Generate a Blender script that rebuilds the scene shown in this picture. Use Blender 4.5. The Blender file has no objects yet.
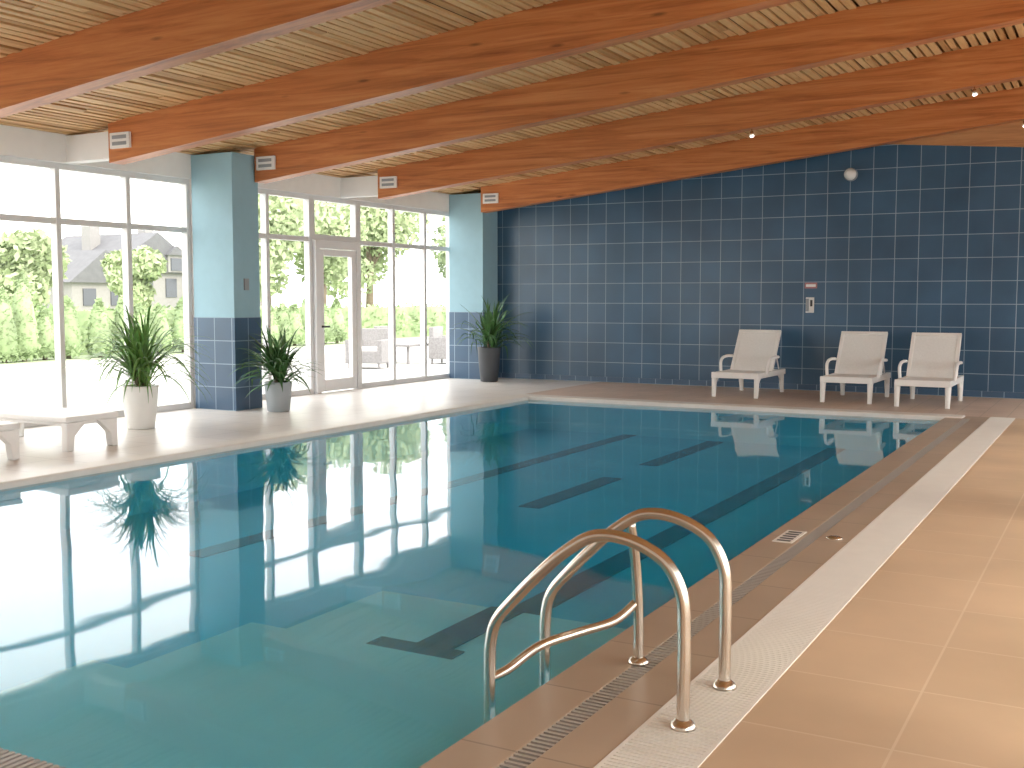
import bpy, bmesh, math, random
from mathutils import Vector, Matrix
random.seed(7)
scene = bpy.context.scene
COL = scene.collection

# ------------------------------------------------------------ materials
def new_mat(name):
    m = bpy.data.materials.new(name); m.use_nodes = True
    nt = m.node_tree
    return m, nt, nt.nodes['Principled BSDF'], nt.nodes['Material Output']

def plain(name, col, rough=0.5, metal=0.0, spec=0.5, var=0.0, vscale=6.0, bump=0.0):
    m, nt, b, o = new_mat(name)
    b.inputs['Roughness'].default_value = rough
    b.inputs['Metallic'].default_value = metal
    b.inputs['Specular IOR Level'].default_value = spec
    tc = nt.nodes.new('ShaderNodeTexCoord')
    nz = nt.nodes.new('ShaderNodeTexNoise'); nz.inputs['Scale'].default_value = vscale
    nz.inputs['Detail'].default_value = 4
    nt.links.new(tc.outputs['Object'], nz.inputs['Vector'])
    cr = nt.nodes.new('ShaderNodeValToRGB')
    cr.color_ramp.elements[0].position = 0.3; cr.color_ramp.elements[1].position = 0.7
    cr.color_ramp.elements[0].color = (*[c*(1-var) for c in col], 1)
    cr.color_ramp.elements[1].color = (*[min(1, c*(1+var)) for c in col], 1)
    nt.links.new(nz.outputs['Fac'], cr.inputs['Fac'])
    nt.links.new(cr.outputs['Color'], b.inputs['Base Color'])
    if bump > 0:
        bp = nt.nodes.new('ShaderNodeBump'); bp.inputs['Strength'].default_value = bump
        bp.inputs['Distance'].default_value = 0.01
        nt.links.new(nz.outputs['Fac'], bp.inputs['Height']); nt.links.new(bp.outputs['Normal'], b.inputs['Normal'])
    return m

def tile(name, c1, c2, grout, w, h, mortar, axes, rough=0.3, cloud=0.1, bump=0.3, off=(0,0), spec=0.5, offset=0.0):
    m, nt, b, o = new_mat(name)
    b.inputs['Roughness'].default_value = rough
    b.inputs['Specular IOR Level'].default_value = spec
    tc = nt.nodes.new('ShaderNodeTexCoord')
    sp = nt.nodes.new('ShaderNodeSeparateXYZ'); nt.links.new(tc.outputs['Object'], sp.inputs[0])
    cb = nt.nodes.new('ShaderNodeCombineXYZ')
    def axis(a, o_):
        ad = nt.nodes.new('ShaderNodeMath'); ad.operation = 'ADD'
        if a == 'S':
            nt.links.new(sp.outputs['X'], ad.inputs[0]); nt.links.new(sp.outputs['Y'], ad.inputs[1])
        else:
            nt.links.new(sp.outputs[a], ad.inputs[0]); ad.inputs[1].default_value = o_
        return ad.outputs[0]
    nt.links.new(axis(axes[0], off[0]), cb.inputs[0]); nt.links.new(axis(axes[1], off[1]), cb.inputs[1])
    br = nt.nodes.new('ShaderNodeTexBrick')
    br.offset = offset; br.squash = 1.0
    br.inputs['Scale'].default_value = 1
    br.inputs['Brick Width'].default_value = w; br.inputs['Row Height'].default_value = h
    br.inputs['Mortar Size'].default_value = mortar; br.inputs['Mortar Smooth'].default_value = 0.1
    br.inputs['Color1'].default_value = (*c1, 1); br.inputs['Color2'].default_value = (*c2, 1)
    br.inputs['Mortar'].default_value = (*grout, 1)
    nt.links.new(cb.outputs[0], br.inputs['Vector'])
    nz = nt.nodes.new('ShaderNodeTexNoise'); nz.inputs['Scale'].default_value = 1.2; nz.inputs['Detail'].default_value = 6
    nt.links.new(tc.outputs['Object'], nz.inputs['Vector'])
    mr = nt.nodes.new('ShaderNodeMapRange'); mr.inputs['To Min'].default_value = 1-cloud; mr.inputs['To Max'].default_value = 1+cloud
    mr.inputs['From Min'].default_value = 0.3; mr.inputs['From Max'].default_value = 0.7
    nt.links.new(nz.outputs['Fac'], mr.inputs['Value'])
    vm = nt.nodes.new('ShaderNodeVectorMath'); vm.operation = 'SCALE'
    nt.links.new(br.outputs['Color'], vm.inputs[0]); nt.links.new(mr.outputs[0], vm.inputs['Scale'])
    nt.links.new(vm.outputs[0], b.inputs['Base Color'])
    bp = nt.nodes.new('ShaderNodeBump'); bp.invert = True; bp.inputs['Strength'].default_value = bump
    bp.inputs['Distance'].default_value = 0.004
    nt.links.new(br.outputs['Fac'], bp.inputs['Height']); nt.links.new(bp.outputs['Normal'], b.inputs['Normal'])
    return m

def wood(name, dark, mid, light, scale, rough=0.45, fine=6.0, grain=0.0):
    m, nt, b, o = new_mat(name)
    b.inputs['Roughness'].default_value = rough
    tc = nt.nodes.new('ShaderNodeTexCoord')
    mp = nt.nodes.new('ShaderNodeMapping'); mp.inputs['Scale'].default_value = scale
    nt.links.new(tc.outputs['Object'], mp.inputs[0])
    nz = nt.nodes.new('ShaderNodeTexNoise'); nz.inputs['Scale'].default_value = fine; nz.inputs['Detail'].default_value = 8
    nz.inputs['Distortion'].default_value = 0.6; nz.inputs['Roughness'].default_value = 0.65
    nt.links.new(mp.outputs[0], nz.inputs['Vector'])
    cr = nt.nodes.new('ShaderNodeValToRGB'); e = cr.color_ramp.elements
    e[0].position = 0.28; e[0].color = (*dark, 1); e[1].position = 0.74; e[1].color = (*light, 1)
    k = e.new(0.5); k.color = (*mid, 1)
    nt.links.new(nz.outputs['Fac'], cr.inputs['Fac'])
    nt.links.new(cr.outputs['Color'], b.inputs['Base Color'])
    bp = nt.nodes.new('ShaderNodeBump'); bp.inputs['Strength'].default_value = 0.15; bp.inputs['Distance'].default_value = 0.01
    nt.links.new(nz.outputs['Fac'], bp.inputs['Height']); nt.links.new(bp.outputs['Normal'], b.inputs['Normal'])
    if grain:
        vo = nt.nodes.new('ShaderNodeTexVoronoi'); vo.inputs['Scale'].default_value = 1.0
        m2 = nt.nodes.new('ShaderNodeMapping'); m2.inputs['Scale'].default_value = (1.1, 5, 5)
        nt.links.new(tc.outputs['Object'], m2.inputs[0]); nt.links.new(m2.outputs[0], vo.inputs['Vector'])
        r2 = nt.nodes.new('ShaderNodeMapRange'); r2.inputs['From Min'].default_value = 0.03; r2.inputs['From Max'].default_value = 0.10
        r2.inputs['To Min'].default_value = 0.45; r2.inputs['To Max'].default_value = 1.0
        nt.links.new(vo.outputs['Distance'], r2.inputs['Value'])
        vm = nt.nodes.new('ShaderNodeVectorMath'); vm.operation = 'SCALE'
        nt.links.new(cr.outputs['Color'], vm.inputs[0]); nt.links.new(r2.outputs[0], vm.inputs['Scale'])
        nt.links.new(vm.outputs[0], b.inputs['Base Color'])
    return m

M = {}
M['white_wall'] = plain('white_plaster', (0.88, 0.88, 0.87), 0.8, var=0.02)
M['pillar'] = plain('pillar_paint', (0.29, 0.48, 0.57), 0.6, var=0.03)
M['blue_tile'] = tile('blue_wall_tile', (0.033, 0.090, 0.165), (0.042, 0.106, 0.190), (0.30, 0.39, 0.47), 0.34, 0.34, 0.005, ('X', 'Z'), 0.28, 0.16)
M['blue_tile_p'] = tile('blue_pillar_tile', (0.045, 0.095, 0.17), (0.055, 0.115, 0.20), (0.26, 0.36, 0.46), 0.30, 0.30, 0.006, ('S', 'Z'), 0.28, 0.12)
M['floor_tan'] = tile('tan_floor_tile', (0.60, 0.43, 0.28), (0.64, 0.46, 0.305), (0.70, 0.54, 0.39), 0.6, 0.6, 0.005, ('X', 'Y'), 0.5, 0.10, 0.15)
M['floor_far'] = tile('far_floor_tile', (0.60, 0.46, 0.36), (0.65, 0.50, 0.40), (0.45, 0.36, 0.28), 0.3, 0.3, 0.005, ('X', 'Y'), 0.40, 0.07, 0.15)
M['floor_glare'] = tile('glare_floor_tile', (0.76, 0.72, 0.68), (0.80, 0.76, 0.72), (0.58, 0.55, 0.52), 0.6, 0.6, 0.007, ('X', 'Y'), 0.32, 0.05, 0.15)  # tan deck whitened: window glare put into the tile colour
M['coping'] = plain('white_coping', (0.80, 0.76, 0.70), 0.4, var=0.04)
M['coping_tan'] = tile('tan_coping_tile', (0.43, 0.325, 0.235), (0.47, 0.355, 0.255), (0.30, 0.23, 0.17), 3.0, 0.6, 0.005, ('X', 'Y'), 0.4, 0.1, 0.2)
M['strip_white'] = plain('white_grate', (0.88, 0.84, 0.78), 0.45, var=0.02)
M['strip_gap'] = plain('grate_shadow_gap', (0.36, 0.30, 0.26), 0.7)
M['drain_bar'] = plain('drain_bar', (0.42, 0.38, 0.34), 0.4)
M['drain_dark'] = plain('drain_dark', (0.07, 0.06, 0.055), 0.7)
M['basin'] = tile('pool_mosaic', (0.16, 0.70, 0.86), (0.18, 0.72, 0.88), (0.20, 0.74, 0.90), 0.25, 0.25, 0.004, ('S', 'Z'), 0.4, 0.05, 0.05)
M['basin_floor'] = tile('pool_floor_mosaic', (0.07, 0.58, 0.84), (0.08, 0.60, 0.86), (0.10, 0.64, 0.88), 0.25, 0.25, 0.003, ('X', 'Y'), 0.4, 0.06, 0.05)
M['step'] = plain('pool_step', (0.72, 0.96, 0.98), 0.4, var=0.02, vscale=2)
M['step_riser'] = plain('pool_riser_shade', (0.05, 0.38, 0.60), 0.4, var=0.05, vscale=2)  # riser darkened in colour to stand for shade on the step sides
M['lane'] = plain('lane_marking', (0.004, 0.012, 0.07), 0.4)
M['steel'] = plain('brushed_steel', (0.72, 0.66, 0.58), 0.22, 1.0, var=0.05)
M['beam'] = wood('orange_timber', (0.28, 0.075, 0.020), (0.54, 0.175, 0.050), (0.68, 0.28, 0.095), (0.25, 3.5, 5), 0.42, 3, grain=1)
M['gable'] = wood('gable_timber', (0.36, 0.15, 0.06), (0.56, 0.25, 0.10), (0.64, 0.32, 0.13), (0.3, 2, 5), 0.5, 3)
M['slat1'] = wood('pale_slat', (0.52, 0.29, 0.125), (0.70, 0.43, 0.20), (0.80, 0.53, 0.27), (5, 0.4, 5), 0.55, 4)
M['slat2'] = wood('brown_slat', (0.36, 0.18, 0.065), (0.52, 0.28, 0.11), (0.62, 0.36, 0.16), (5, 0.4, 5), 0.55, 4)
M['slat_back'] = plain('ceiling_backing', (0.14, 0.065, 0.026), 0.8)
M['frame'] = plain('window_frame', (0.72, 0.72, 0.72), 0.4, var=0.02)
M['doorframe'] = plain('door_frame_white', (0.84, 0.84, 0.84), 0.4, var=0.02)
M['plastic'] = plain('white_plastic', (0.86, 0.85, 0.83), 0.4, var=0.02)
M['sling'] = plain('sling_fabric', (0.82, 0.82, 0.80), 0.7, var=0.03, vscale=40, bump=0.2)
M['pot_white'] = plain('white_ceramic', (0.86, 0.85, 0.83), 0.35, var=0.02)
M['pot_grey'] = plain('grey_ceramic', (0.36, 0.40, 0.43), 0.4, var=0.04)
M['pot_dark'] = plain('dark_ceramic', (0.05, 0.055, 0.065), 0.4, var=0.04)
M['soil'] = plain('soil', (0.05, 0.03, 0.02), 0.9, var=0.3, vscale=40)
M['leaf'] = plain('leaf_green', (0.13, 0.28, 0.065), 0.45, var=0.45, vscale=9)
M['leaf_dark'] = plain('leaf_dark_green', (0.065, 0.17, 0.05), 0.45, var=0.4, vscale=9)
M['bark'] = plain('bark', (0.22, 0.17, 0.13), 0.9, var=0.3, vscale=20)
M['tree_leaf'] = plain('tree_leaf', (0.34, 0.41, 0.23), 0.8, var=0.25, vscale=1.2)  # pale green: outdoor haze mixed into the leaf colour
M['cypress_leaf'] = plain('cypress_leaf', (0.24, 0.32, 0.16), 0.8, var=0.3, vscale=1.5)  # also paled, haze painted into the base colour
M['paving'] = tile('patio_paving', (0.50, 0.48, 0.46), (0.54, 0.52, 0.50), (0.42, 0.40, 0.38), 0.8, 0.8, 0.01, ('X', 'Y'), 0.8, 0.05)
M['grass'] = plain('grass', (0.34, 0.40, 0.25), 0.9, var=0.1, vscale=1.0)  # grass paled too, the haze is in its colour
M['house_wall'] = plain('house_render', (0.25, 0.24, 0.235), 0.8, var=0.05)
M['house_roof'] = plain('slate_roof', (0.115, 0.115, 0.125), 0.8, var=0.1, vscale=3)
M['house_glass'] = plain('house_window', (0.07, 0.075, 0.09), 0.2)
M['red'] = plain('sign_red', (0.42, 0.16, 0.17), 0.5)
M['dark_plastic'] = plain('dark_plastic', (0.05, 0.05, 0.055), 0.4)
M['grey_plastic'] = plain('grey_plastic', (0.30, 0.32, 0.34), 0.4)
M['garden_grey'] = plain('rattan_grey', (0.22, 0.21, 0.21), 0.7, var=0.2, vscale=30)

m, nt, b, o = new_mat('lamp_glow'); b.inputs['Emission Color'].default_value = (1, .97, .9, 1); b.inputs['Emission Strength'].default_value = 3; M['glow'] = m

def layered(name, tint, rough, f0, bump=None, scatter=None):
    """two-sided dielectric: Schlick reflection over tinted transmission (+ a little diffuse scatter)"""
    m = bpy.data.materials.new(name); m.use_nodes = True; nt = m.node_tree; nt.nodes.clear()
    N = nt.nodes.new; Lk = nt.links.new
    o = N('ShaderNodeOutputMaterial'); t = N('ShaderNodeBsdfTransparent'); g = N('ShaderNodeBsdfGlossy')
    t.inputs[0].default_value = (*tint, 1); g.inputs['Roughness'].default_value = rough
    base = t.outputs[0]
    if scatter:
        df = N('ShaderNodeBsdfDiffuse'); df.inputs[0].default_value = (*scatter[0], 1)
        ms = N('ShaderNodeMixShader'); ms.inputs[0].default_value = scatter[1]
        Lk(t.outputs[0], ms.inputs[1]); Lk(df.outputs[0], ms.inputs[2]); base = ms.outputs[0]
    geo = N('ShaderNodeNewGeometry'); dot = N('ShaderNodeVectorMath'); dot.operation = 'DOT_PRODUCT'
    Lk(geo.outputs['Incoming'], dot.inputs[0])
    if bump:
        tc = N('ShaderNodeTexCoord'); n1 = N('ShaderNodeTexNoise')
        n1.inputs['Scale'].default_value = bump[0]; n1.inputs['Detail'].default_value = 1.5; n1.inputs['Roughness'].default_value = 0.35
        Lk(tc.outputs['Object'], n1.inputs['Vector'])
        bp = N('ShaderNodeBump'); bp.inputs['Strength'].default_value = bump[1]; bp.inputs['Distance'].default_value = bump[2]
        Lk(n1.outputs['Fac'], bp.inputs['Height']); Lk(bp.outputs[0], g.inputs['Normal']); Lk(bp.outputs[0], dot.inputs[1])
    else:
        Lk(geo.outputs['Normal'], dot.inputs[1])
    def math_(op, a, b=None):
        n = N('ShaderNodeMath'); n.operation = op
        for i, v in enumerate((a, b)):
            if v is None: continue
            if isinstance(v, (int, float)): n.inputs[i].default_value = v
            else: Lk(v, n.inputs[i])
        return n.outputs[0]
    c = math_('ABSOLUTE', dot.outputs['Value']); c = math_('SUBTRACT', 1.0, c); c = math_('POWER', c, 5.0)
    c = math_('MULTIPLY', c, 1-f0); c = math_('ADD', c, f0)
    mx = N('ShaderNodeMixShader')
    Lk(c, mx.inputs[0]); Lk(base, mx.inputs[1]); Lk(g.outputs[0], mx.inputs[2]); Lk(mx.outputs[0], o.inputs[0])
    return m
M['glass'] = layered('window_glass', (0.97, 0.985, 0.98), 0.02, 0.03)
M['water'] = layered('pool_water', (0.56, 0.92, 1.0), 0.03, 0.012, (1.1, 0.16, 0.03), ((0.015, 0.56, 0.86), 0.22))

# ------------------------------------------------------------ mesh builder
class Build:
    def __init__(s, name, mats):
        s.name = name; s.bm = bmesh.new(); s.mats = mats
    def mi(s, k): return s.mats.index(k)
    def box(s, lo, hi, mat):
        c = [(a+b)/2 for a, b in zip(lo, hi)]; d = [abs(b-a) for a, b in zip(lo, hi)]
        s.obox(c, d, None, mat)
    def obox(s, c, d, R, mat):
        vs = []
        for x in (-.5, .5):
            for y in (-.5, .5):
                for z in (-.5, .5):
                    v = Vector((x*d[0], y*d[1], z*d[2]))
                    if R is not None: v = R @ v
                    vs.append(s.bm.verts.new(v+Vector(c)))
        for f in ((0,1,3,2),(4,6,7,5),(0,4,5,1),(2,3,7,6),(0,2,6,4),(1,5,7,3)):
            fc = s.bm.faces.new([vs[i] for i in f]); fc.material_index = s.mi(mat)
    def prism(s, pts, axis, a, b, mat):
        def mk(p, t):
            if axis == 'Y': return Vector((p[0], t, p[1]))
            if axis == 'X': return Vector((t, p[0], p[1]))
            return Vector((p[0], p[1], t))
        A = [s.bm.verts.new(mk(p, a)) for p in pts]; B = [s.bm.verts.new(mk(p, b)) for p in pts]
        n = len(pts); k = s.mi(mat)
        s.bm.faces.new(A).material_index = k; s.bm.faces.new(B[::-1]).material_index = k
        for i in range(n):
            s.bm.faces.new([A[i], B[i], B[(i+1) % n], A[(i+1) % n]]).material_index = k
    def tube(s, pts, r, mat, seg=12, cap=True):
        pts = [Vector(p) for p in pts]; k = s.mi(mat); rings = []; up = None
        rr = r if isinstance(r, (list, tuple)) else [r]*len(pts)
        for i, p in enumerate(pts):
            t = (pts[min(i+1, len(pts)-1)]-pts[max(i-1, 0)]).normalized()
            if up is None:
                up = t.orthogonal().normalized()
            up = (up - t*up.dot(t)).normalized(); w = t.cross(up)
            rings.append([s.bm.verts.new(p+(up*math.cos(a)+w*math.sin(a))*rr[i]) for a in [2*math.pi*j/seg for j in range(seg)]])
        for i in range(len(rings)-1):
            for j in range(seg):
                f = s.bm.faces.new([rings[i][j], rings[i][(j+1) % seg], rings[i+1][(j+1) % seg], rings[i+1][j]]); f.material_index = k; f.smooth = True
        if cap:
            s.bm.faces.new(rings[0][::-1]).material_index = k; s.bm.faces.new(rings[-1]).material_index = k
    def lathe(s, prof, c, mat, seg=32):
        k = s.mi(mat); rings = []
        for r, z in prof:
            rings.append([s.bm.verts.new((c[0]+r*math.cos(2*math.pi*j/seg), c[1]+r*math.sin(2*math.pi*j/seg), c[2]+z)) for j in range(seg)])
        for i in range(len(rings)-1):
            for j in range(seg):
                f = s.bm.faces.new([rings[i][j], rings[i][(j+1) % seg], rings[i+1][(j+1) % seg], rings[i+1][j]]); f.material_index = k; f.smooth = True
        s.bm.faces.new(rings[0][::-1]).material_index = k; s.bm.faces.new(rings[-1]).material_index = k
    def quad(s, vs, mat, smooth=False):
        f = s.bm.faces.new([s.bm.verts.new(v) for v in vs]); f.material_index = s.mi(mat); f.smooth = smooth
    def done(s, parent=None, bevel=0, fix=True, loc=None):
        if fix: bmesh.ops.recalc_face_normals(s.bm, faces=s.bm.faces[:])
        me = bpy.data.meshes.new(s.name); s.bm.to_mesh(me); s.bm.free()
        ob = bpy.data.objects.new(s.name, me); COL.objects.link(ob)
        for k in s.mats: me.materials.append(M[k])
        if parent: ob.parent = parent
        if loc: ob.location = loc
        if bevel:
            md = ob.modifiers.new('bevel', 'BEVEL'); md.width = bevel; md.segments = 2; md.limit_method = 'ANGLE'; md.angle_limit = math.radians(40)
        return ob
def empty(name, loc=(0, 0, 0)):
    e = bpy.data.objects.new(name, None); COL.objects.link(e); e.location = loc; e.empty_display_size = 0.2; return e
def smooth_path(P, n=8):
    P = [Vector(p) for p in P]; out = []
    for i in range(len(P)-1):
        p0 = P[max(i-1, 0)]; p1 = P[i]; p2 = P[i+1]; p3 = P[min(i+2, len(P)-1)]
        for j in range(n):
            t = j/n
            out.append(0.5*((2*p1)+(p2-p0)*t+(2*p0-5*p1+4*p2-p3)*t*t+(3*p1-p0-3*p2+p3)*t**3))
    out.append(P[-1]); return out

# ------------------------------------------------------------ dimensions
XL, XR, YN, YB = -10.65, 3.5, -3.0, 17.4
PX0, PX1, PY0, PY1 = -7.6, -1.86, 2.22, 14.2
SL = 0.11
ZW = -0.04
def ceil_z(x): return 3.38+SL*(x+9.9)
def beam_z(x): return 2.95+SL*(x+9.9)

# ------------------------------------------------------------ floor
B = Build('floor', ['floor_glare', 'floor_tan', 'floor_far'])
B.box((XL-0.2, YN, -0.9), (PX0-0.3, YB, 0), 'floor_glare')
B.box((PX0-0.3, PY1+0.3, -0.9), (XR, YB, 0), 'floor_far')
B.box((-1.10, YN, -0.9), (XR, PY1+0.3, 0), 'floor_tan')
B.box((PX0-0.3, YN, -0.9), (-1.10, PY0-0.30, 0), 'floor_tan')
B.done()

# ------------------------------------------------------------ pool
pool = empty('swimming_pool', (-4.73, 8.2, 0))
def P(ob):
    ob.parent = pool; ob.matrix_parent_inverse = pool.matrix_world.inverted(); return ob
pool.matrix_world = Matrix.Translation((-4.73, 8.2, 0))
ZB = -0.47
B = Build('basin', ['basin', 'basin_floor', 'step'])
B.box((PX0-0.03, PY0-0.03, ZB-0.1), (PX1+0.03, PY1+0.03, ZB), 'basin_floor')
B.box((PX0-0.12, PY0-0.12, ZB-0.1), (PX0-0.02, PY1+0.12, -0.06), 'basin')
B.box((PX1+0.02, PY0-0.12, ZB-0.1), (PX1+0.12, PY1+0.12, -0.06), 'basin')
B.box((PX0-0.02, PY1+0.02, ZB-0.1), (PX1+0.02, PY1+0.12, -0.06), 'basin')
B.box((PX0-0.02, PY0-0.12, ZB-0.1), (PX1+0.02, PY0-0.02, -0.06), 'basin')
P(B.done())
B = Build('entry_steps', ['step', 'step_riser'])
for (y0_, y1_, zt) in ((PY0-0.02, 3.35, -0.19), (3.35, 4.4, -0.29), (4.4, 5.6, -0.40)):
    B.box((-4.03, y0_, ZB), (PX1+0.02, y1_-0.02, zt-0.02), 'step_riser')
    B.box((-4.05, y0_, zt-0.02), (PX1+0.02, y1_, zt), 'step')
P(B.done(bevel=0.006))
B = Build('lane_lines', ['lane'])
B.box((-3.25, 4.75, -0.40), (-3.03, 5.6, -0.392), 'lane')
B.box((-3.48, 4.55, -0.40), (-2.95, 4.80, -0.392), 'lane')
B.box((-3.25, 5.58, ZB), (-3.03, PY1, ZB+0.008), 'lane')
B.box((-4.82, 8.8, ZB), (-4.60, 10.7, ZB+0.008), 'lane')
B.box((-4.82, 11.7, ZB), (-4.60, 14.1, ZB+0.008), 'lane')
B.box((-6.10, 5.9, ZB), (-5.90, PY1, ZB+0.008), 'lane')
P(B.done())
B = Build('water', ['water'])
B.quad([(PX0-0.02, PY0-0.02, ZW), (PX1+0.02, PY0-0.02, ZW), (PX1+0.02, PY1+0.02, ZW), (PX0-0.02, PY1+0.02, ZW)], 'water')
P(B.done(fix=False))
B = Build('white_coping', ['coping'])
B.box((PX0-0.3, PY0-0.02, -0.06), (PX0, PY1, 0.015), 'coping')
B.box((PX0-0.3, PY1, -0.06), (PX1+0.2, PY1+0.3, 0.015), 'coping')
P(B.done(bevel=0.02))
B = Build('tan_coping', ['coping_tan'])
B.box((PX1, PY0-0.3, -0.06), (-1.65, PY1, 0.0), 'coping_tan')
B.box((-1.57, PY0-0.3, -0.3), (-1.38, PY1, 0.0), 'coping_tan')
B.box((PX0-0.3, PY0-0.3, -0.3), (PX1, PY0-0.14, 0.0), 'coping_tan')
B.box((PX1+0.2, PY1, -0.3), (-1.38, PY1+0.3, 0.0), 'coping_tan')
P(B.done(bevel=0.004))
B = Build('overflow_drain', ['drain_bar', 'drain_dark'])
B.box((-1.65, PY0-0.3, -0.3), (-1.57, PY1, -0.02), 'drain_dark')
y = PY0-0.29
while y < PY1:
    B.box((-1.65, y, -0.02), (-1.57, y+0.014, -0.001), 'drain_bar'); y += 0.03
B.box((PX0, PY0-0.14, -0.06), (PX1, PY0, -0.02), 'drain_dark')
x = PX0
while x < PX1:
    B.box((x, PY0-0.14, -0.02), (x+0.016, PY0, -0.001), 'drain_bar'); x += 0.03
P(B.done())
B = Build('white_grate_strip', ['strip_white', 'strip_gap'])
B.box((-1.38, PY0-0.3, -0.3), (-1.10, PY1+0.3, -0.012), 'strip_gap')
y = PY0-0.3
while y < PY1+0.3:
    B.box((-1.365, y, -0.012), (-1.115, y+0.017, 0.004), 'strip_white'); y += 0.024
B.box((-1.38, PY0-0.3, -0.012), (-1.365, PY1+0.3, 0.004), 'strip_white')
B.box((-1.115, PY0-0.3, -0.012), (-1.10, PY1+0.3, 0.004), 'strip_white')
P(B.done())
B = Build('depth_marker', ['strip_white', 'dark_plastic'])
B.box((-1.79, 6.42, 0.0), (-1.67, 6.78, 0.003), 'strip_white')
for i in range(5): B.box((-1.77, 6.45+i*0.065, 0.003), (-1.69, 6.48+i*0.065, 0.005), 'dark_plastic')
P(B.done())
B = Build('rope_anchor', ['steel'])
B.lathe([(0.05, 0), (0.05, 0.006), (0.03, 0.014), (0.0005, 0.016)], (-1.48, 6.68, 0), 'steel', 20)
P(B.done())

# ------------------------------------------------------------ handrail ladder
lad = Build('pool_ladder', ['steel'])
prof = [(-1.25, 0.0), (-1.25, 0.15), (-1.25, 0.33), (-1.26, 0.46), (-1.32, 0.565), (-1.44, 0.625), (-1.57, 0.630), (-1.68, 0.565), (-1.78, 0.475),
        (-1.88, 0.37), (-1.95, 0.285), (-1.975, 0.20), (-1.98, 0.08), (-1.98, -0.12), (-1.98, -0.29)]
for yy in (3.44, 3.88):
    pts = smooth_path([(x, yy+(x+1.25)*0.06, z) for x, z in prof], 6)
    lad.tube(pts, 0.0225, 'steel', 16)
    lad.lathe([(0.045, 0), (0.045, 0.008), (0.038, 0.018), (0.026, 0.028), (0.023, 0.03)], (-1.25, yy, 0.004), 'steel', 24)
lad.tube(smooth_path([(-1.64, 3.99, 0.0), (-1.64, 3.985, 0.2), (-1.64, 3.95, 0.42), (-1.63, 3.87, 0.59)], 6), 0.02, 'steel', 14)
lad.lathe([(0.042, 0), (0.042, 0.008), (0.034, 0.018), (0.022, 0.026)], (-1.64, 3.99, 0), 'steel', 24)
lad.tube(smooth_path([(-1.98, 3.40, 0.06), (-1.93, 3.45, 0.09), (-1.86, 3.56, 0.155), (-1.78, 3.72, 0.175), (-1.70, 3.88, 0.19), (-1.65, 3.975, 0.245)], 6), 0.018, 'steel', 14)
lad.done()

# ------------------------------------------------------------ walls
B = Build('wall_left', ['white_wall'])
B.prism([(XL-0.2, 2.99), (XL, 2.99), (XL, ceil_z(XL)+0.1), (XL-0.2, ceil_z(XL)+0.1)], 'Y', YN, YB, 'white_wall')
B.box((XL-0.2, YN, 0), (XL, YN+0.35, 2.99), 'white_wall')
B.box((XL-0.2, 10.62, 0), (XL, 11.08, 2.99), 'white_wall')
B.box((XL-0.2, 17.05, 0), (XL, YB, 2.99), 'white_wall')
B.done()
B = Build('wall_back', ['blue_tile'])
B.prism([(XL-0.2, 0), (XR+0.2, 0), (XR+0.2, ceil_z(XR)+0.1), (XL-0.2, ceil_z(XL)+0.1)], 'Y', YB, YB+0.25, 'blue_tile')
B.done()
B = Build('trim_1', ['gable'])
B.prism([(-3.75, 3.80), (XR, 3.16), (XR, ceil_z(XR)), (-3.75, ceil_z(-3.75))], 'Y', YB-0.05, YB-0.002, 'gable')
B.done()
B = Build('baseboard_back', ['blue_tile_p'])
B.box((XL, YB-0.02, 0), (XR, YB-0.001, 0.09), 'blue_tile_p')
B.done()
B = Build('wall_near', ['white_wall'])
B.prism([(XL-0.2, 0), (XR+0.2, 0), (XR+0.2, ceil_z(XR)+0.1), (XL-0.2, ceil_z(XL)+0.1)], 'Y', YN-0.25, YN, 'white_wall')
B.done()
B = Build('wall_right', ['white_wall'])
B.box((XR, YN, 3.3), (XR+0.2, YB, ceil_z(XR)+0.1), 'white_wall')
B.box((XR, YN, 0), (XR+0.2, YB, 0.1), 'white_wall')
for yy in (YN, 2.0, 7.0, 12.0, YB-0.5):
    B.box((XR, yy, 0.1), (XR+0.2, yy+0.5, 3.3), 'white_wall')
B.done()

# ------------------------------------------------------------ pillars
def pillar(y0, y1):
    B = Build('pillar', ['pillar', 'blue_tile_p', 'grey_plastic'])
    x0, x1 = XL+0.002, -9.95
    B.box((x0, y0, 1.2), (x1, y1, ceil_z(XL)-0.005), 'pillar')
    B.box((x0, y0-0.012, 0), (x1+0.012, y1+0.0, 1.2), 'blue_tile_p')
    return B
B = pillar(10.6, 11.08)
B.box((-9.95, 10.78, 1.55), (-9.93, 10.86, 1.70), 'grey_plastic')
B.done()
B = pillar(16.85, 17.375); B.done()

# ------------------------------------------------------------ windows
def window(name, ys, x, ztop, transoms, glass=True, fw=0.065, mat='frame', zbot=0.0, dx=0.07, skip=None):
    B = Build(name, [mat, 'glass'])
    y0, y1 = ys[0], ys[-1]
    B.box((x-dx, y0, zbot), (x+dx*0.4, y1, zbot+0.08), mat)
    B.box((x-dx, y0, ztop-0.07), (x+dx*0.4, y1, ztop), mat)
    for i, yy in enumerate(ys):
        w = fw/2
        a = yy if i == 0 else yy-w; b = yy if i == len(ys)-1 else yy+w
        if i == 0: b = yy+fw
        if i == len(ys)-1: a = yy-fw
        B.box((x-dx, a, zbot+0.08), (x+dx*0.5, b, ztop-0.07), mat)
    for z in transoms:
        B.box((x-dx*0.9, y0, z-0.035), (x+dx*0.35, y1, z+0.035), mat)
    if glass:
        B.quad([(x-0.02, y0, zbot+0.05), (x-0.02, y1, zbot+0.05), (x-0.02, y1, ztop-0.05), (x-0.02, y0, ztop-0.05)], 'glass')
    return B.done(bevel=0.004)
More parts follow.
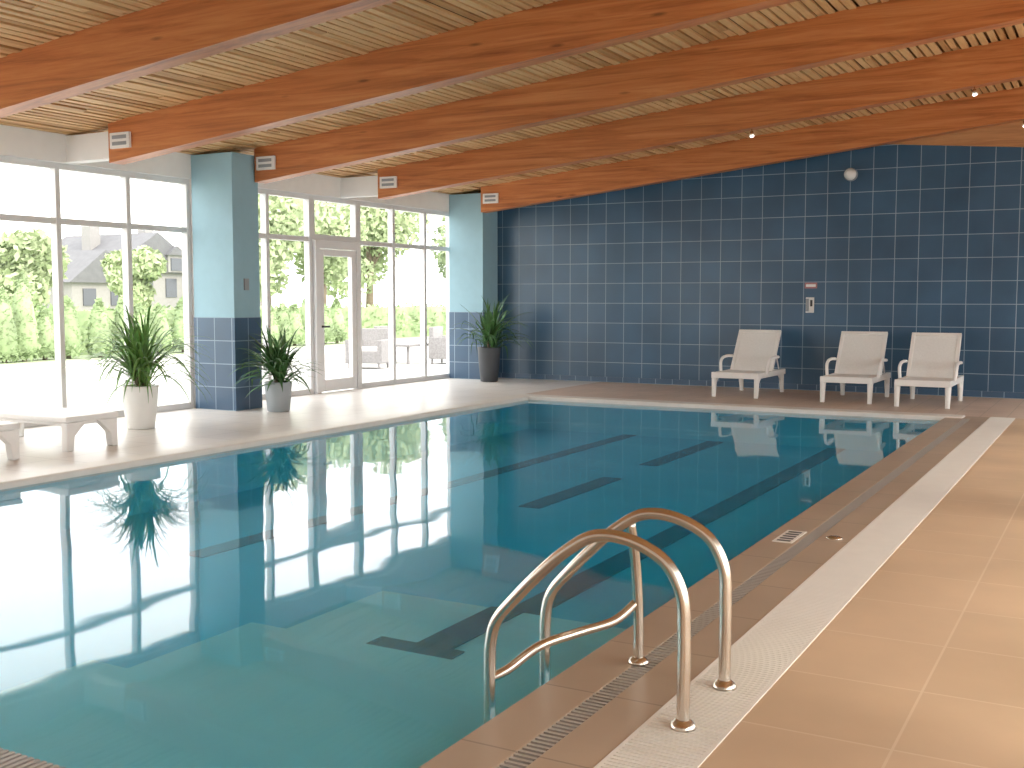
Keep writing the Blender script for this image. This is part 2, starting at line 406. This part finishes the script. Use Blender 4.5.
ysA = [10.62-1.02*i for i in range(0, 14)][::-1]; ysA[0] = YN+0.35
window('window_1', ysA, XL-0.08, 2.99, [2.33])
window('window_2', [11.08, 12.1, 13.08], XL-0.08, 2.99, [2.33])
window('window_3', [14.22, 15.2, 16.15, 17.05], XL-0.08, 2.99, [2.33])
window('window_4', [13.08, 14.22], XL-0.08, 2.99, [], zbot=2.33)
# door
B = Build('door_1', ['doorframe', 'glass', 'dark_plastic'])
xd = XL-0.05
B.box((xd-0.08, 13.09, 0), (xd+0.06, 13.19, 2.32), 'doorframe'); B.box((xd-0.08, 14.11, 0), (xd+0.06, 14.21, 2.32), 'doorframe')
B.box((xd-0.08, 13.19, 2.2), (xd+0.06, 14.11, 2.32), 'doorframe')
B.box((xd-0.04, 13.20, 0.02), (xd+0.04, 13.30, 2.19), 'doorframe'); B.box((xd-0.04, 14.00, 0.02), (xd+0.04, 14.10, 2.19), 'doorframe')
B.box((xd-0.04, 13.30, 0.02), (xd+0.04, 14.00, 0.2), 'doorframe'); B.box((xd-0.04, 13.30, 2.09), (xd+0.04, 14.00, 2.19), 'doorframe')
B.quad([(xd, 13.3, 0.2), (xd, 14.0, 0.2), (xd, 14.0, 2.09), (xd, 13.3, 2.09)], 'glass')
B.box((xd+0.04, 13.23, 1.0), (xd+0.09, 13.26, 1.03), 'dark_plastic'); B.box((xd+0.075, 13.23, 1.0), (xd+0.095, 13.37, 1.03), 'dark_plastic')
B.done(bevel=0.004)
for i, (a, b_) in enumerate([(YN+0.5, 2.0), (2.5, 7.0), (7.5, 12.0), (12.5, YB-0.5)]):
    n = 4
    window('window_%d' % (5+i), [a+(b_-a)*j/n for j in range(n+1)], XR+0.1, 3.3, [2.5], zbot=0.1)

# ------------------------------------------------------------ ceiling
B = Build('ceiling', ['slat1', 'slat2', 'slat_back'])
B.prism([(XL-0.2, ceil_z(XL-0.2)+0.05), (XR+0.2, ceil_z(XR+0.2)+0.05), (XR+0.2, ceil_z(XR+0.2)+0.25), (XL-0.2, ceil_z(XL-0.2)+0.25)], 'Y', YN-0.25, YB+0.25, 'slat_back')
ang = math.atan(SL); R = Matrix.Rotation(-ang, 3, 'Y')
x = XL+0.04
while x < XR-0.04:
    y = YN
    while y < YB-0.01:
        L = random.uniform(2.2, 4.6); y2 = min(YB, y+L)
        w = random.uniform(0.055, 0.078); dz = random.uniform(-0.010, 0.006)
        rz = Matrix.Rotation(random.uniform(-0.004, 0.004), 3, 'Z')
        B.obox((x+random.uniform(-.005, .005), (y+y2)/2, ceil_z(x)+0.02+dz), (w, y2-y-0.01, 0.03), R @ rz, random.choice(['slat1', 'slat1', 'slat1', 'slat2']))
        y = y2
    x += 0.098
B.done()

beam_ys = [-0.8, 1.6, 4.0, 6.35, 8.65, 11.0, 13.7, 16.75]
for k, by in enumerate(beam_ys):
    B = Build('ceiling_beam', ['beam', 'plastic', 'grey_plastic'])
    x0, x1 = -9.93, XR-0.001
    B.prism([(x0, beam_z(x0)), (x1, beam_z(x1)), (x1, ceil_z(x1)+0.01), (x0, ceil_z(x0)+0.01)], 'Y', by, by+0.20, 'beam')
    z = beam_z(x0+0.25)+0.12
    B.box((x0+0.06, by-0.035, z), (x0+0.36, by, z+0.17), 'plastic')
    B.box((x0+0.10, by-0.040, z+0.03), (x0+0.32, by-0.035, z+0.07), 'grey_plastic')
    B.box((x0+0.10, by-0.040, z+0.10), (x0+0.32, by-0.035, z+0.14), 'grey_plastic')
    B.done(bevel=0.008)
B = Build('trim_2', ['white_wall'])
for by in beam_ys:
    if abs(by-11.0) < 0.1 or abs(by-16.75) < 0.1: continue
    B.box((XL, by+0.02, 3.0), (-9.93, by+0.18, ceil_z(XL)-0.002), 'white_wall')
B.done()

# ------------------------------------------------------------ spotlights
def spot(x, y):
    z = beam_z(x)
    B = Build('ceiling_spotlight', ['steel', 'glow'])
    B.tube([(x, y, z), (x, y, z-0.04)], 0.008, 'steel', 10)
    B.tube([(x, y, z-0.03), (x+0.01, y-0.02, z-0.09)], [0.02, 0.03], 'steel', 16)
    B.tube([(x+0.01, y-0.0205, z-0.091), (x+0.011, y-0.022, z-0.095)], 0.026, 'glow', 16)
    B.done()
spot(-1.6, 13.8); spot(-4.2, 13.8); spot(-1.3, 16.85)

# ------------------------------------------------------------ wall fittings
B = Build('wall_lamp', ['plastic', 'grey_plastic', 'glow'])
B.tube([(-3.73, YB, 3.33), (-3.73, YB-0.06, 3.33)], 0.10, 'grey_plastic', 24)
B.tube([(-3.73, YB-0.06, 3.33), (-3.73, YB-0.10, 3.33), (-3.73, YB-0.14, 3.33), (-3.73, YB-0.165, 3.33)], [0.09, 0.085, 0.065, 0.03], 'plastic', 24)
B.done()
B = Build('safety_sign', ['red', 'plastic'])
B.box((-4.40, YB-0.012, 1.60), (-4.21, YB-0.001, 1.69), 'red')
B.box((-4.38, YB-0.015, 1.625), (-4.23, YB-0.012, 1.665), 'plastic')
B.done()
B = Build('wall_telephone', ['plastic', 'dark_plastic', 'grey_plastic'])
B.box((-4.37, YB-0.05, 1.22), (-4.25, YB-0.001, 1.46), 'plastic')
B.box((-4.36, YB-0.085, 1.24), (-4.32, YB-0.05, 1.44), 'grey_plastic')
B.box((-4.30, YB-0.056, 1.32), (-4.265, YB-0.05, 1.42), 'dark_plastic')
B.done(bevel=0.01)

# ------------------------------------------------------------ sun loungers (reclining chairs)
def lounger(cx, y0, rot=0.0):
    B = Build('sun_lounger', ['plastic', 'sling'])
    W = 0.32; hs = 0.36; yh = 0.78
    for sx in (-1, 1):
        B.box((sx*W-0.03, 0, hs-0.08), (sx*W+0.03, 1.38, hs), 'plastic')
        for ly, dy in ((0.05, -0.03), (1.25, 0.05)):
            pts = [(sx*W, ly+dy, 0.0), (sx*W, ly, hs-0.03)]
            B.tube(pts, [0.030, 0.042], 'plastic', 10)
        B.tube(smooth_path([(sx*W, 0.09, 0.20), (sx*W, 0.25, 0.30), (sx*W, 0.65, 0.315), (sx*W, 1.05, 0.30), (sx*W, 1.22, 0.20)], 5), 0.018, 'plastic', 8)
        B.tube(smooth_path([(sx*(W+0.03), 0.42, hs-0.03), (sx*(W+0.045), 0.44, hs+0.12), (sx*(W+0.045), 0.52, hs+0.19), (sx*(W+0.045), 0.72, hs+0.21), (sx*(W+0.04), 0.95, hs+0.20)], 6), 0.022, 'plastic', 10)
    B.box((-W-0.03, -0.01, hs-0.08), (W+0.03, 0.05, hs+0.005), 'plastic')
    B.box((-W, 1.33, hs-0.07), (W, 1.38, hs-0.01), 'plastic')
    n = 9
    for i in range(n):
        a = 0.06+i*(yh-0.06)/n
        B.box((-W+0.03, a, hs-0.03), (W-0.03, a+(yh-0.06)/n-0.012, hs-0.006), 'sling')
    th = math.radians(56); L = 0.70
    Rb = Matrix.Rotation(th, 3, 'X')
    def bp(x, l, t=0): return Vector((x, yh, hs-0.01))+Rb @ Vector((0, l, t))
    B.obox(bp(0, L/2), (2*W-0.06, L, 0.022), Rb, 'sling')
    for sx in (-1, 1):
        B.obox(bp(sx*(W-0.015), L/2), (0.05, L+0.03, 0.045), Rb, 'plastic')
    B.obox(bp(0, L), (2*W+0.02, 0.05, 0.045), Rb, 'plastic')
    for l in (0.12, 0.35, 0.56):
        B.obox(bp(0, l, -0.02), (2*W-0.04, 0.04, 0.02), Rb, 'plastic')
    for sx in (-1, 1):
        B.tube([tuple(bp(sx*(W-0.04), 0.42, -0.02)), (sx*(W-0.04), 1.28, hs-0.04)], 0.012, 'plastic', 8)
    ob = B.done(bevel=0.008)
    ob.location = (cx, y0, 0); ob.rotation_euler = (0, 0, rot)
lounger(-4.93, 15.55, -0.02); lounger(-3.32, 15.45, 0.0); lounger(-2.30, 15.3, 0.0)

# ------------------------------------------------------------ low molded bench loungers (left)
def bench(y0, y1):
    B = Build('low_bench', ['plastic'])
    L = 1.5; W = y1-y0; h = 0.33; cx = -8.65
    B.box((-L, 0, h-0.055), (0, W, h), 'plastic')
    B.box((-L+0.04, 0.03, h-0.09), (-0.04, W-0.03, h-0.055), 'plastic')
    for lx in (-0.005, -L+0.005):
        s = 1 if lx > -0.5 else -1
        for wy in (0, 1):
            ya = 0.012 if wy == 0 else W-0.012; d = 1 if wy == 0 else -1
            pts = [(ya, 0), (ya+d*0.07, 0), (ya+d*0.09, 0.14), (ya+d*0.15, h-0.13), (ya+d*0.24, h-0.056), (ya, h-0.056)]
            B.prism(pts, 'X', lx, lx-s*0.09, 'plastic')
    ob = B.done(bevel=0.012); ob.location = (cx, y0, 0)
bench(6.95, 7.57); bench(5.82, 6.46)

# ------------------------------------------------------------ plants
def blade(B, base, az, el, L, w, mat, droop=1.0, n=8, lim=None):
    d = Vector((math.cos(az)*math.cos(el), math.sin(az)*math.cos(el), math.sin(el)))
    side = Vector((-math.sin(az), math.cos(az), 0)); p = Vector(base); prev = None; k = B.mi(mat)
    for i in range(n+1):
        t = i/n
        ww = w*(0.35+1.3*t) if t < 0.35 else w*0.8*(1-((t-0.35)/0.65)**1.6)+0.0008
        nrm = side.cross(d).normalized()
        vs = []
        for q in (p-side*ww+nrm*ww*0.35, p.copy(), p+side*ww+nrm*ww*0.35):
            if lim: q.x = max(q.x, lim[0]); q.y = min(q.y, lim[1])
            vs.append(B.bm.verts.new(q))
        a, c, b_ = vs
        if prev:
            for q in ((prev[0], prev[1], c, a), (prev[1], prev[2], b_, c)):
                f = B.bm.faces.new(q); f.material_index = k; f.smooth = True
        prev = (a, c, b_)
        p = p+d*(L/n)
        d = (d+Vector((0, 0, -droop*0.11*(0.4+t)))).normalized()
def pot(B, c, r0, r1, h, mat):
    B.lathe([(r0*0.9, 0), (r0, 0.01), (r0+(r1-r0)*0.55, h*0.45), (r1, h*0.96), (r1+0.006, h), (r1-0.02, h), (r1-0.03, h-0.04)], c, mat, 36)
    B.lathe([(r1-0.031, h-0.06), (r1-0.031, h-0.035), (0.01, h-0.03)], c, 'soil', 24)
def plant(name, c, potp, potmat, leafmat, n, L, w, spread, stems, droop, lim=None):
    B = Build(name, [potmat, 'soil', leafmat, 'bark'])
    r0, r1, h = potp; pot(B, c, r0, r1, h, potmat)
    for s in range(stems):
        a = s*2.4; rr = 0.05 if stems > 1 else 0
        top = Vector((c[0]+math.cos(a)*rr*1.6, c[1]+math.sin(a)*rr*1.6, h+0.04+0.20*(s/max(1, stems-1)) if stems > 1 else h+0.03))
        B.tube([(c[0]+math.cos(a)*rr*0.6, c[1]+math.sin(a)*rr*0.6, h-0.05), tuple(top)], 0.018, 'bark', 8)
        for i in range(n//stems):
            az = random.uniform(0, 2*math.pi); el = random.uniform(spread[0], spread[1])
            base = top-Vector((0, 0, random.uniform(0, 0.12)))
            blade(B, base, az, el, L*random.uniform(0.75, 1.1), w*random.uniform(0.8, 1.15), leafmat, droop*random.uniform(0.7, 1.3), lim=lim)
    return B.done(fix=False)
plant('potted_dracaena', (-9.55, 8.66, 0), (0.15, 0.20, 0.48), 'pot_white', 'leaf', 160, 0.95, 0.020, (0.45, 1.5), 4, 3.1)
plant('potted_dracaena', (-9.45, 10.84, 0), (0.14, 0.175, 0.38), 'pot_grey', 'leaf_dark', 130, 0.64, 0.030, (0.2, 1.45), 5, 2.1, lim=(-9.92, 99))
plant('potted_palm', (-9.62, 16.5, 0), (0.15, 0.20, 0.60), 'pot_dark', 'leaf_dark', 90, 0.92, 0.030, (0.35, 1.45), 4, 2.4, lim=(-9.92, 16.83))

# ------------------------------------------------------------ exterior
B = Build('ground', ['paving', 'grass'])
B.box((-22, -30, -0.3), (XL-0.2, 60, -0.06), 'paving')
B.box((-140, -60, -0.35), (-22, 140, -0.09), 'grass')
B.box((XR+0.2, -30, -0.3), (60, 60, -0.06), 'paving')
B.done()
def leaf_cloud(B, c, rad, n, size, mat, shape='ell'):
    k = B.mi(mat)
    for i in range(n):
        z = random.uniform(-1, 1); a = random.uniform(0, 2*math.pi); r = random.uniform(0.75, 1.03)
        if shape == 'cone':
            t = random.random()**1.3
            wd = (1-t)**0.55*(0.75+0.25*min(1, t*6))*r
            p = Vector((c[0]+rad[0]*wd*math.cos(a), c[1]+rad[1]*wd*math.sin(a), c[2]+rad[2]*t))
        else:
            q = math.sqrt(1-z*z)*r
            p = Vector((c[0]+rad[0]*q*math.cos(a), c[1]+rad[1]*q*math.sin(a), c[2]+rad[2]*z*r))
        u = Vector((random.gauss(0, 1), random.gauss(0, 1), random.gauss(0, 1))).normalized(); v = u.orthogonal().normalized()
        s = size*random.uniform(0.6, 1.3)
        f = B.bm.faces.new([B.bm.verts.new(p-u*s), B.bm.verts.new(p+v*s*0.5), B.bm.verts.new(p+u*s), B.bm.verts.new(p-v*s*0.5)]); f.material_index = k
def cypress(x, y, h, r):
    B = Build('cypress_tree', ['bark', 'cypress_leaf'])
    B.tube([(x, y, -0.09), (x, y, 0.5)], 0.06, 'bark', 8)
    B.lathe([(r*0.5, 0.02), (r*0.82, h*0.12), (r*0.78, h*0.4), (r*0.5, h*0.75), (0.02, h*0.95)], (x, y, 0), 'cypress_leaf', 12)
    leaf_cloud(B, (x, y, 0.0), (r, r, h), 700, 0.08, 'cypress_leaf', 'cone')
    B.done(fix=False)
y = 8
while y < 30:
    cypress(-23.3+random.uniform(-.2, .2), y, random.uniform(1.6, 2.2) if y < 18 else random.uniform(1.1, 1.6), random.uniform(0.36, 0.42)); y += random.uniform(0.65, 0.8)
B = Build('hedge', ['cypress_leaf'])
B.box((-25.4, 5, -0.09), (-24.7, 60, 1.1), 'cypress_leaf')
for i in range(55): leaf_cloud(B, (-25.0, 5.5+i, 0.5), (0.5, 0.8, 0.75), 160, 0.12, 'cypress_leaf')
B.done(fix=False)
def tree(x, y, h, r):
    B = Build('garden_tree', ['bark', 'tree_leaf'])
    B.tube([(x, y, -0.09), (x+0.1, y, h*0.5), (x, y, h*0.8)], [0.22, 0.15, 0.05], 'bark', 8)
    for i in range(9):
        a = random.uniform(0, 6.28); q = random.uniform(0, r*0.6); z = random.uniform(h*0.35, h*0.82)
        p = (x+q*math.cos(a), y+q*math.sin(a), z); rr = r*random.uniform(0.4, 0.6)
        B.tube([(x, y, h*0.4), p], [0.08, 0.02], 'bark', 6)
        leaf_cloud(B, p, (rr, rr, rr*0.85), 450, 0.15, 'tree_leaf')
        leaf_cloud(B, p, (rr*.6, rr*.6, rr*0.5), 120, 0.25, 'tree_leaf')
    B.done(fix=False)
for (x, y, h, r) in [(-30, 17.5, 5.0, 2.4), (-31.0, 22.9, 4.2, 1.8), (-34, 30.8, 3.6, 1.2), (-28, 31.5, 6.5, 2.2), (-29, 36, 6, 2.4), (-31, 42, 6.5, 2.8), (-29, 48, 7, 2.8), (-30, 58, 8, 3.5), (-35, 13, 5, 2.5)]:
    tree(x, y, h, r)
B = Build('house', ['house_wall', 'house_roof', 'house_glass'])
def gable(cx, cy, wx, wy, h, rh, zb=-0.09):
    B.box((cx-wx/2, cy-wy/2, zb), (cx+wx/2, cy+wy/2, h), 'house_wall')
    B.prism([(cy-wy/2-0.4, h-0.05), (cy+wy/2+0.4, h-0.05), (cy, h+rh)], 'X', cx-wx/2-0.3, cx+wx/2+0.3, 'house_roof')
gable(-58, 50.5, 8, 7.5, 3.1, 2.5); gable(-56, 56.5, 7, 5.5, 2.6, 2.0); gable(-56, 45.5, 6, 4.5, 2.4, 1.9)
B.box((-58.5, 48.6, 4), (-57.7, 49.4, 6.4), 'house_wall'); B.box((-57.5, 52.3, 4), (-56.8, 53.0, 6.0), 'house_wall')
for yy in (47.6, 49.3, 51.3, 53.0): B.box((-54.0, yy, 1.5), (-53.93, yy+0.9, 2.7), 'house_glass')
for yy in (48.6, 51.2):
    B.box((-55.2, yy, 3.1), (-53.6, yy+1.3, 4.2), 'house_wall'); B.box((-53.6, yy+0.2, 3.2), (-53.53, yy+1.1, 4.0), 'house_glass')
    B.prism([(yy-0.2, 4.2), (yy+1.5, 4.2), (yy+0.65, 4.8)], 'X', -55.4, -53.4, 'house_roof')
for yy in (44.0, 46): B.box((-53.02, yy, 1.0), (-52.93, yy+0.9, 2.0), 'house_glass')
for yy in (55, 57): B.box((-52.52, yy, 1.0), (-52.43, yy+0.9, 2.1), 'house_glass')
B.done()
def garden_chair(x, y, rot):
    B = Build('garden_armchair', ['garden_grey', 'plastic'])
    B.box((-0.35, -0.35, 0.12), (0.35, 0.35, 0.38), 'garden_grey'); B.box((-0.3, -0.3, 0.38), (0.3, 0.28, 0.46), 'plastic')
    B.box((-0.35, 0.27, 0.38), (0.35, 0.37, 0.85), 'garden_grey')
    for s in (-1, 1):
        B.box((s*0.36-0.05, -0.35, 0.12), (s*0.36+0.05, 0.37, 0.62), 'garden_grey')
        for t in (-1, 1): B.box((s*0.33-0.025, t*0.3-0.025, 0), (s*0.33+0.025, t*0.3+0.025, 0.13), 'garden_grey')
    o = B.done(bevel=0.015); o.location = (x, y, -0.06); o.rotation_euler = (0, 0, rot)
garden_chair(-14.2, 19.2, 0.3); garden_chair(-13.6, 21.5, 1.8); garden_chair(-15.6, 21.3, -1.6)
B = Build('garden_table', ['garden_grey'])
B.box((-15.1, 20.6, 0.34), (-14.1, 21.4, 0.40), 'garden_grey')
for a in (-15.0, -14.25):
    for b_ in (20.7, 21.25): B.box((a, b_, -0.06), (a+0.06, b_+0.06, 0.34), 'garden_grey')
B.done(bevel=0.01)

# ------------------------------------------------------------ light
w = bpy.data.worlds.new('sky'); scene.world = w; w.use_nodes = True
bg = w.node_tree.nodes['Background']; bg.inputs[0].default_value = (1.0, 0.985, 0.965, 1); bg.inputs[1].default_value = 4.4
sun = bpy.data.lights.new('sun', 'SUN'); sun.energy = 3.2; sun.angle = math.radians(12); sun.color = (1, .90, .76)
so = bpy.data.objects.new('sun', sun); COL.objects.link(so)
d = Vector((-1.0, 0.25, -0.70)); so.rotation_euler = d.to_track_quat('-Z', 'Y').to_euler(); so.location = (10, 0, 12)

scene.view_settings.view_transform = 'Standard'
scene.view_settings.exposure = 0.15
scene.view_settings.gamma = 1.05

# ------------------------------------------------------------ camera
cam = bpy.data.cameras.new('camera'); co = bpy.data.objects.new('camera', cam); COL.objects.link(co)
cam.sensor_width = 36; cam.lens = 1100/1024*36; cam.clip_end = 500
co.location = (0, 0, 1.45); co.rotation_euler = (math.radians(90-4.47), 0, math.radians(29.05))
scene.camera = co
